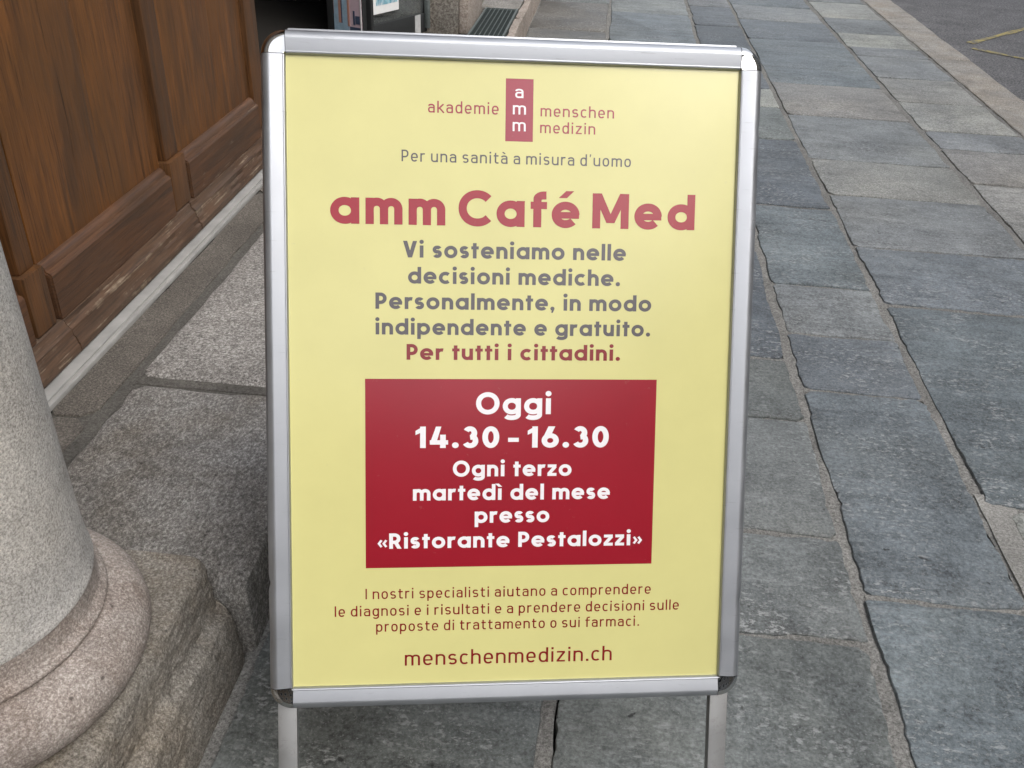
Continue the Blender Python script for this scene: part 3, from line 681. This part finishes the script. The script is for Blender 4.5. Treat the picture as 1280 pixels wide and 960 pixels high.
for i in range(gx):
    for j in range(gy): bm.faces.new((vs[i, j], vs[i + 1, j], vs[i + 1, j + 1], vs[i, j + 1]))
poster = from_bm('poster', bm, 'yellow', sign, smooth=True)
poster['label'] = 'yellow printed poster with red and grey Italian lettering'
quad('red_box', -.192, .1903, -.2458, .0042, .00012, 'red', poster)
quad('logo_box', -.0149, .0203, .3077, .3852, .00012, 'rose', poster)

# ---- lettering: two drawn alphabets (heavy round, light square-shouldered)
class Face:
    def __init__(s, w, x, R, e, heavy, gap, space): s.w, s.x, s.R, s.e, s.heavy, s.gap, s.space = w, x, R, e, heavy, gap, space
def arc(F, cx, cy, rx, ry, a0, a1, n=28, e=None):
    e = e or F.e; out = []
    for i in range(n + 1):
        t = R_(a0 + (a1 - a0) * i / n); c, s_ = math.cos(t), math.sin(t)
        out.append((cx + rx * math.copysign(abs(c) ** (2 / e), c), cy + ry * math.copysign(abs(s_) ** (2 / e), s_)))
    return out
def glyph(F, ch):
    """-> strokes [(points, width, closed)], polygons, advance"""
    w, x, R, gap = F.w, F.x, F.R, F.gap; h = w / 2; st = []; po = []; H = 1.0; D = -0.27
    def S_(p, ww=None, cl=False): st.append((p, ww or w, cl))
    def dot(cx, cy, r): po.append([(cx + r * math.cos(2 * math.pi * k / 18), cy + r * math.sin(2 * math.pi * k / 18)) for k in range(18)])
    def bowl(cx=R): S_(arc(F, cx, x / 2, R - h, x / 2 - h + .008, 0, 360, 48)[:-1], cl=True)
    def accent(cx, d):
        t = .085 if F.heavy else .07; z = x + (.11 if F.heavy else .12); hh = .2 if F.heavy else .17; ww = .105 * (w / .2) ** .6
        po.append([(cx - d * t - ww, z), (cx - d * t + ww, z), (cx + d * t * 1.4 + ww, z + hh), (cx + d * t * 1.4 - ww, z + hh)])
    def idot(cx): 
        if F.heavy: dot(cx, x + .215, .122 * (w / .2) ** .5)
        else: po.append([(cx - h * 1.08, x + .13), (cx + h * 1.08, x + .13), (cx + h * 1.08, x + .13 + w * 1.2), (cx - h * 1.08, x + .13 + w * 1.2)])
    def arch(x0, x1, top=x, ra=None):
        ra = ra or min((x1 - x0) / 2, .26) ; cx = (x0 + x1) / 2
        return [(x1, 0)] + arc(F, cx, top - h - ra + .006, (x1 - x0) / 2, ra, 0, 180, 22) 
    nw = (.655 if F.heavy else .56)
    if ch in 'oOC0':
        if ch == 'o': bowl(); adv = 2 * R
        elif ch == 'O': RO = .49 if F.heavy else .42; S_(arc(F, RO, .5, RO - h, .5 - h + .012, 0, 360, 60)[:-1], cl=True); adv = 2 * RO
        elif ch == '0': RO = .345; S_(arc(F, RO, .5, RO - h, .5 - h + .01, 0, 360, 56)[:-1], cl=True); adv = 2 * RO
        else: RO = .525; S_(arc(F, RO, .5, RO - h, .5 - h + .012, 42, 318, 48)); adv = 1.70 * RO
    elif ch in 'aà' and F.heavy: bowl(); S_([(2 * R - h, 0), (2 * R - h, x)]); adv = 2 * R
    elif ch in 'aà':
        aw = .54; ra = .20
        S_(arc(F, aw / 2 - .01, x - h - ra, aw / 2 - h + .01, ra, 158, 0, 20) + [(aw - h, 0)])
        rb = (x * .59) / 2 - h / 2; cy = h + rb - .005
        S_([(aw - h, cy + rb)] + arc(F, h + .17, cy, .17, rb, 90, 270, 18) + [(aw - h - .06, cy - rb + .01), (aw - h, cy - rb + .10)], w * .95)
        adv = aw
        if ch == 'à': accent(aw / 2 - .02, -1)
    elif ch == 'd': bowl(); S_([(2 * R - h, 0), (2 * R - h, H + .02)]); adv = 2 * R
    elif ch == 'p': bowl(); S_([(h, D), (h, x)]); adv = 2 * R
    elif ch == 'g':
        bowl(); S_([(2 * R - h, x)] + [(2 * R - h, .0)] + arc(F, R, -.02, R - h, .25 - h, 0, -152, 20)); adv = 2 * R
    elif ch == 'c': S_(arc(F, R, x / 2, R - h, x / 2 - h + .008, 48, 312, 36)); adv = 1.74 * R
    elif ch in 'eé':
        S_(arc(F, R, x / 2, R - h, x / 2 - h + .008, 0, 318, 42)); S_([(h * .9, x / 2 - .012), (2 * R - .012, x / 2 - .012)], w * .82); adv = 2 * R
        if ch == 'é': accent(R, 1)
    elif ch == 'n': S_([(h, 0), (h, x)]); S_(arch(h, nw - h)); adv = nw
    elif ch == 'h': S_([(h, 0), (h, H + .02)]); S_(arch(h, nw - h)); adv = nw
    elif ch == 'u': S_([(nw - h, 0), (nw - h, x)]); S_([(nw - px_, x - py_) for px_, py_ in arch(h, nw - h)]); adv = nw
    elif ch == 'm':
        k = nw - h - .035 if F.heavy else nw - h - .06
        S_([(h, 0), (h, x)]); S_(arch(h, k)); S_(arch(k, 2 * k - h)); adv = 2 * k
    elif ch == 'r':
        rx = .25 if F.heavy else .22; S_([(h, 0), (h, x)]); S_(arc(F, h + rx, x - h - .22 + .006, rx, .22, 180, 72, 14)); adv = h + rx + .09
    elif ch in 'iì':
        S_([(h + .02, 0), (h + .02, x)]); adv = w + .04
        idot(h + .02) if ch == 'i' else accent(h - .03, -1)
    elif ch == 'l': S_([(h, 0), (h, H + .02)]); adv = w
    elif ch == 't':
        if F.heavy: S_([(.2, 0), (.2, .93)]); S_([(0, x - h * .88), (.43, x - h * .88)], w * .88); adv = .42
        else: S_([(.15, .93), (.15, .19)] + arc(F, .15 + .15, .15 + h - .0, .15, .15, 180, 270, 10) + [(.40, h)]); S_([(0, x - h), (.39, x - h)]); adv = .40
    elif ch == 'f':
        q = .19 if F.heavy else .15; S_([(q, 0), (q, H - .22)] + arc(F, q + .2, H - .2, .2, .2 - h + .02, 180, 88, 12) + [(q + .25, H - h + .02)]); S_([(0, x - h), (.46 if F.heavy else .39, x - h)], w * .9); adv = .43 if F.heavy else .38
    elif ch == 's':
        sw = .53 if F.heavy else .50; r1 = (x - 2 * h) / 4 + .004; cx = sw / 2
        S_(arc(F, cx, x - h - r1 + .004, sw / 2 - h, r1, 28, 270, 26, 2.2) + arc(F, cx, h + r1 - .004, sw / 2 - h, r1, 90, -152, 26, 2.2)[1:]); adv = sw
    elif ch == 'z':
        zw = .54 if F.heavy else .5; b_ = w * .9; S_([(.01, x - b_ / 2), (zw - .01, x - b_ / 2)], b_); S_([(0, b_ / 2), (zw, b_ / 2)], b_)
        k = w * 1.22; po.append([(0, b_), (zw - k, x - b_), (zw, x - b_), (k, b_)]); adv = zw
    elif ch == 'k':
        S_([(h, 0), (h, H)]); S_([(h, x * .40), (.50, x)]); S_([(h + .14, x * .52), (.53, 0)]); adv = .53
    elif ch == 'V':
        vw = .80; k = w * 1.12; po.append([(0, H), (k, H), (vw / 2 + k / 2, 0), (vw / 2 - k / 2, 0)]); po.append([(vw - k, H), (vw, H), (vw / 2 + k / 2, 0), (vw / 2 - k / 2, 0)]); adv = vw
    elif ch == 'M':
        mw = 1.04; k = w * 1.05; S_([(h, 0), (h, H)]); S_([(mw - h, 0), (mw - h, H)])
        po.append([(0.02, H), (k + .02, H), (mw / 2 + k * .48, .16), (mw / 2 - k * .48, .16)]); po.append([(mw - k - .02, H), (mw - .02, H), (mw / 2 + k * .48, .16), (mw / 2 - k * .48, .16)]); adv = mw
    elif ch in 'PR':
        pw = .64 if F.heavy else .56; mid = .40 if ch == 'P' else .42; r = (H - h - mid) / 2
        S_([(h, 0), (h, H)]); S_([(h, H - h), (pw - h - r, H - h)] + arc(F, pw - h - r, mid + r, r, r, 90, -90, 18) + [(h, mid)]); adv = pw
        if ch == 'R': k = w * 1.15; po.append([(.24, mid), (.24 + k, mid), (.70, 0), (.70 - k, 0)]); adv = .69
    elif ch == 'I': S_([(h, 0), (h, H)]); adv = w
    elif ch == '1': S_([(.30, 0), (.30, H)]); po.append([(.0, .80), (.30, H), (.30, H - w * 1.05), (.0, .80 - w * .85)]); adv = .30 + h
    elif ch == '4': po.append([(.0, .20), (.36 - h, H), (.36 + h * .9, H), (w * 1.1, .20)]); S_([(0, .26), (.74, .26)], w * .9); S_([(.53, 0), (.53, .62)]); adv = .74
    elif ch == '3':
        S_(arc(F, .30, H - h - .205 + .01, .30 - h - .01, .205, 150, -88, 24)); S_(arc(F, .31, h + .225 - .01, .33 - h, .225, 88, -152, 26)); adv = .64
    elif ch == '6':
        S_(arc(F, .355, .335, .355 - h, .335 - h + .01, 0, 360, 40)[:-1], cl=True); k = w * 1.1; po.append([(.02 + .03, .46), (.03 + k + .05, .46), (.40 + k * .62, H), (.40 - k * .5, H)]); adv = .71
    elif ch == '.':
        if F.heavy: dot(.13, .125, .128 * (w / .2) ** .5); adv = .26
        else: po.append([(.02, 0), (.02 + w * 1.2, 0), (.02 + w * 1.2, w * 1.2), (.02, w * 1.2)]); adv = .02 + w * 1.2
    elif ch == ',': dot(.13, .125, .125); po.append([(.12, .1), (.255, .12), (.16, -.14), (.06, -.14)]); adv = .26
    elif ch == '–': S_([(.0, .37), (.44, .37)], w * .85); adv = .44
    elif ch == '’': po.append([(.03, H + .02), (.15, H + .02), (.10, H - .22), (.03, H - .22)]); adv = .16
    elif ch in '«»':
        for k in (0, .27):
            p = [(.20 + k, .56), (.05 + k, .34), (.20 + k, .12)]
            if ch == '»': p = [(.52 - a, b) for a, b in p]
            S_(p, w * .62)
        adv = .50
    else: adv = F.space
    rnd = 'oOC0aàdgceéq'; g = gap
    return st, po, adv + (0 if ch == ' ' else g)
def stroke_quads(pts, w, closed):
    n = len(pts); L = []; Rr = []
    for i in range(n):
        p = Vector(pts[i])
        a = Vector(pts[i - 1]) if (i > 0 or closed) else None; b = Vector(pts[(i + 1) % n]) if (i < n - 1 or closed) else None
        d1 = (p - a).normalized() if a is not None and (p - a).length > 1e-9 else None; d2 = (b - p).normalized() if b is not None and (b - p).length > 1e-9 else None
        if d1 is None: d1 = d2
        if d2 is None: d2 = d1
        n1 = Vector((-d1.y, d1.x)); n2 = Vector((-d2.y, d2.x)); m = (n1 + n2)
        m = m.normalized() if m.length > 1e-6 else n1
        k = w / 2 / max(.5, m.dot(n1)); L.append(p + m * k); Rr.append(p - m * k)
    q = []
    for i in range(n if closed else n - 1):
        j = (i + 1) % n; q.append([L[i], Rr[i], Rr[j], L[j]])
    return q
def text(name, F, s_, size, u0, u1, v, mat, parent=poster, label=None):
    tot = sum(glyph(F, c)[2] for c in s_) - F.gap
    sx = (u1 - u0) / tot; bm = bmesh.new(); x = 0.0
    for c in s_:
        st, po, adv = glyph(F, c); lay = 0
        for pts, w, cl in st:
            for q in stroke_quads(pts, w, cl): bm.faces.new([bm.verts.new((u0 + (x + p.x) * sx, v + VB + p.y * size, .00024 + lay * .00002)) for p in q])
            lay += 1
        for pl in po:
            bm.faces.new([bm.verts.new((u0 + (x + p[0]) * sx, v + VB + p[1] * size, .00024 + lay * .00002)) for p in pl]); lay += 1
        x += adv
    for f in bm.faces:
        f.normal_update()
        if f.normal.z < 0: f.normal_flip()
    me = bpy.data.meshes.new(name); bm.to_mesh(me); bm.free()
    o = link(name, me, mat, parent); return o
FT = Face(.228, .735, .395, 2.05, True, .165, .20)      # heading
FB = Face(.212, .735, .380, 2.05, True, .135, .37)      # bold body
FL = Face(.124, .735, .278, 2.45, False, .195, .30)      # light
FM = Face(.125, .735, .285, 2.45, False, .110, .3)
FU = Face(.122, .735, .280, 2.45, False, .170, .3)
mm = .001
for s_, F, size, a, b, v, m in (
    ('akademie', FL, 14.6, -112.5, -23.6, 340.3, 'rose'), ('menschen', FL, 14.0, 29.7, 124.5, 339.8, 'rose'), ('medizin', FL, 14.0, 29.5, 100.5, 319.1, 'rose'),
    ('a', FM, 15.2, -2.9, 7.6, 361.6, 'white'), ('m', FM, 15.2, -5.6, 11.0, 341.2, 'white'), ('m', FM, 15.2, -5.6, 11.0, 320.5, 'white'),
    ('Per una sanità a misura d’uomo', FL, 14.4, -145.5, 148, 279.4, 'grey'),
    ('amm Café Med', FT, 44.6, -234.5, 234.5, 200.6, 'redtext'),
    ('Vi sosteniamo nelle', FB, 20.9, -143.6, 144.6, 159.6, 'grey'), ('decisioni mediche.', FB, 20.7, -137.2, 137.6, 126.7, 'grey'),
    ('Personalmente, in modo', FB, 20.7, -178.5, 180, 94.0, 'grey'), ('indipendente e gratuito.', FB, 20.5, -178.8, 179.5, 61.3, 'grey'), ('Per tutti i cittadini.', FB, 20.3, -139, 140, 29.0, 'brown')):
    text('lettering', F, s_, size * mm, a * mm, b * mm, v * mm, m)
for s_, F, size, a, b, v, m in (
    ('Oggi', FB, 28.6, -49, 50, -41.8, 'white'), ('14.30 – 16.30', FT, 28.2, -127.4, 127.6, -86.2, 'white'), ('Ogni terzo', FB, 21, -78.6, 78.4, -124.3, 'white'),
    ('martedì del mese', FB, 20.9, -130.6, 131, -156.0, 'white'), ('presso', FB, 20.8, -49.5, 49.8, -186.7, 'white'), ('«Ristorante Pestalozzi»', FB, 20.6, -176, 175.4, -220.0, 'white'),
    ('I nostri specialisti aiutano a comprendere', FL, 14.1, -192.5, 190.5, -287.7, 'brown'), ('le diagnosi e i risultati e a prendere decisioni sulle', FL, 14.1, -232.6, 230.2, -310.8, 'brown'),
    ('proposte di trattamento o sui farmaci.', FL, 14.1, -178.8, 175.6, -332.4, 'brown'), ('menschenmedizin.ch', FU, 20.2, -141, 138.8, -380.0, 'brown')):
    text('lettering', F, s_, size * mm, a * mm, b * mm, v * mm, m)

sbox('hinge_bar', (-.2865, .4250, -.0235), (.2865, .4393, -.0100), 'alu', sign, .002)
# legs of the front panel
def leg(u, length_v, parent=sign):
    o = sbox('leg', (u - .0125, length_v, -.0225), (u + .0125, -IHH - .012, -.0075), 'leg', parent, .0012)
    f_ = sbox('rubber_foot', (u - .014, length_v - .012, -.025), (u + .014, length_v + .012, -.005), 'rubber', o, .002) if False else None
    return o
def ground_v(u, n): p = SO + SU * u + SN * n; return -p.z / SV.z
for u in (-.2965, .2935):
    gv = ground_v(u, -.015)
    leg(u, gv + .016)
    sbox('rubber_foot', (u - .014, gv + .004, -.025), (u + .014, gv + .022, -.005), 'rubber', sign, .002)
# rear panel hinged at the top, leaning the other way
hinge = SO + SV * (IHH - .012) - SN * .034
bn = Vector((SN.x, SN.y, -SN.z)); bn = -(Vector((SN.x, SN.y, 0)).normalized() * math.cos(R_(26)) - Vector((0, 0, 1)) * math.sin(R_(26)))
bu = (-SU).normalized(); bn = (bn - bu * bn.dot(bu)).normalized(); bv = bn.cross(bu)
back = bpy.data.objects.new('rear_panel', None)
Bm = Matrix(((bu.x, bv.x, bn.x, 0), (bu.y, bv.y, bn.y, 0), (bu.z, bv.z, bn.z, 0), (0, 0, 0, 1)))
b0 = hinge - bv * (VB + IHH + .020) + bn * .026
Bm.translation = b0
def place(o): 
    o.matrix_local = sign.matrix_world.inverted() @ Bm
for sd_, hl, ot in (('t', IWH, IHH), ('b', IWH, IHH), ('l', IHH, IWH), ('r', IHH, IWH)):
    place(rail('frame_rail', sd_, hl - G, ot, sign))
place(sbox('rear_board', (-IWH - .018, -IHH - .018, -.006), (IWH + .018, IHH + .018, -.001), 'backing', sign))
for o in [o for o in sign.children if o.name.startswith('rear_board')]:
    loc = Matrix.Translation((0, VB, -.0035)); o.matrix_local = sign.matrix_world.inverted() @ Bm @ loc
for u in (-.293, .293):
    top = -IHH - .012; p = b0 + bu * u + bv * VB - bn * .015; gv = -p.z / bv.z + .006
    o = box('leg', (-.0125, -(top - gv) / 2, -.0075), (.0125, (top - gv) / 2, .0075), 'leg', sign, .0012)
    o.matrix_local = sign.matrix_world.inverted() @ Bm @ Matrix.Translation((u, VB + (top + gv) / 2, -.015))
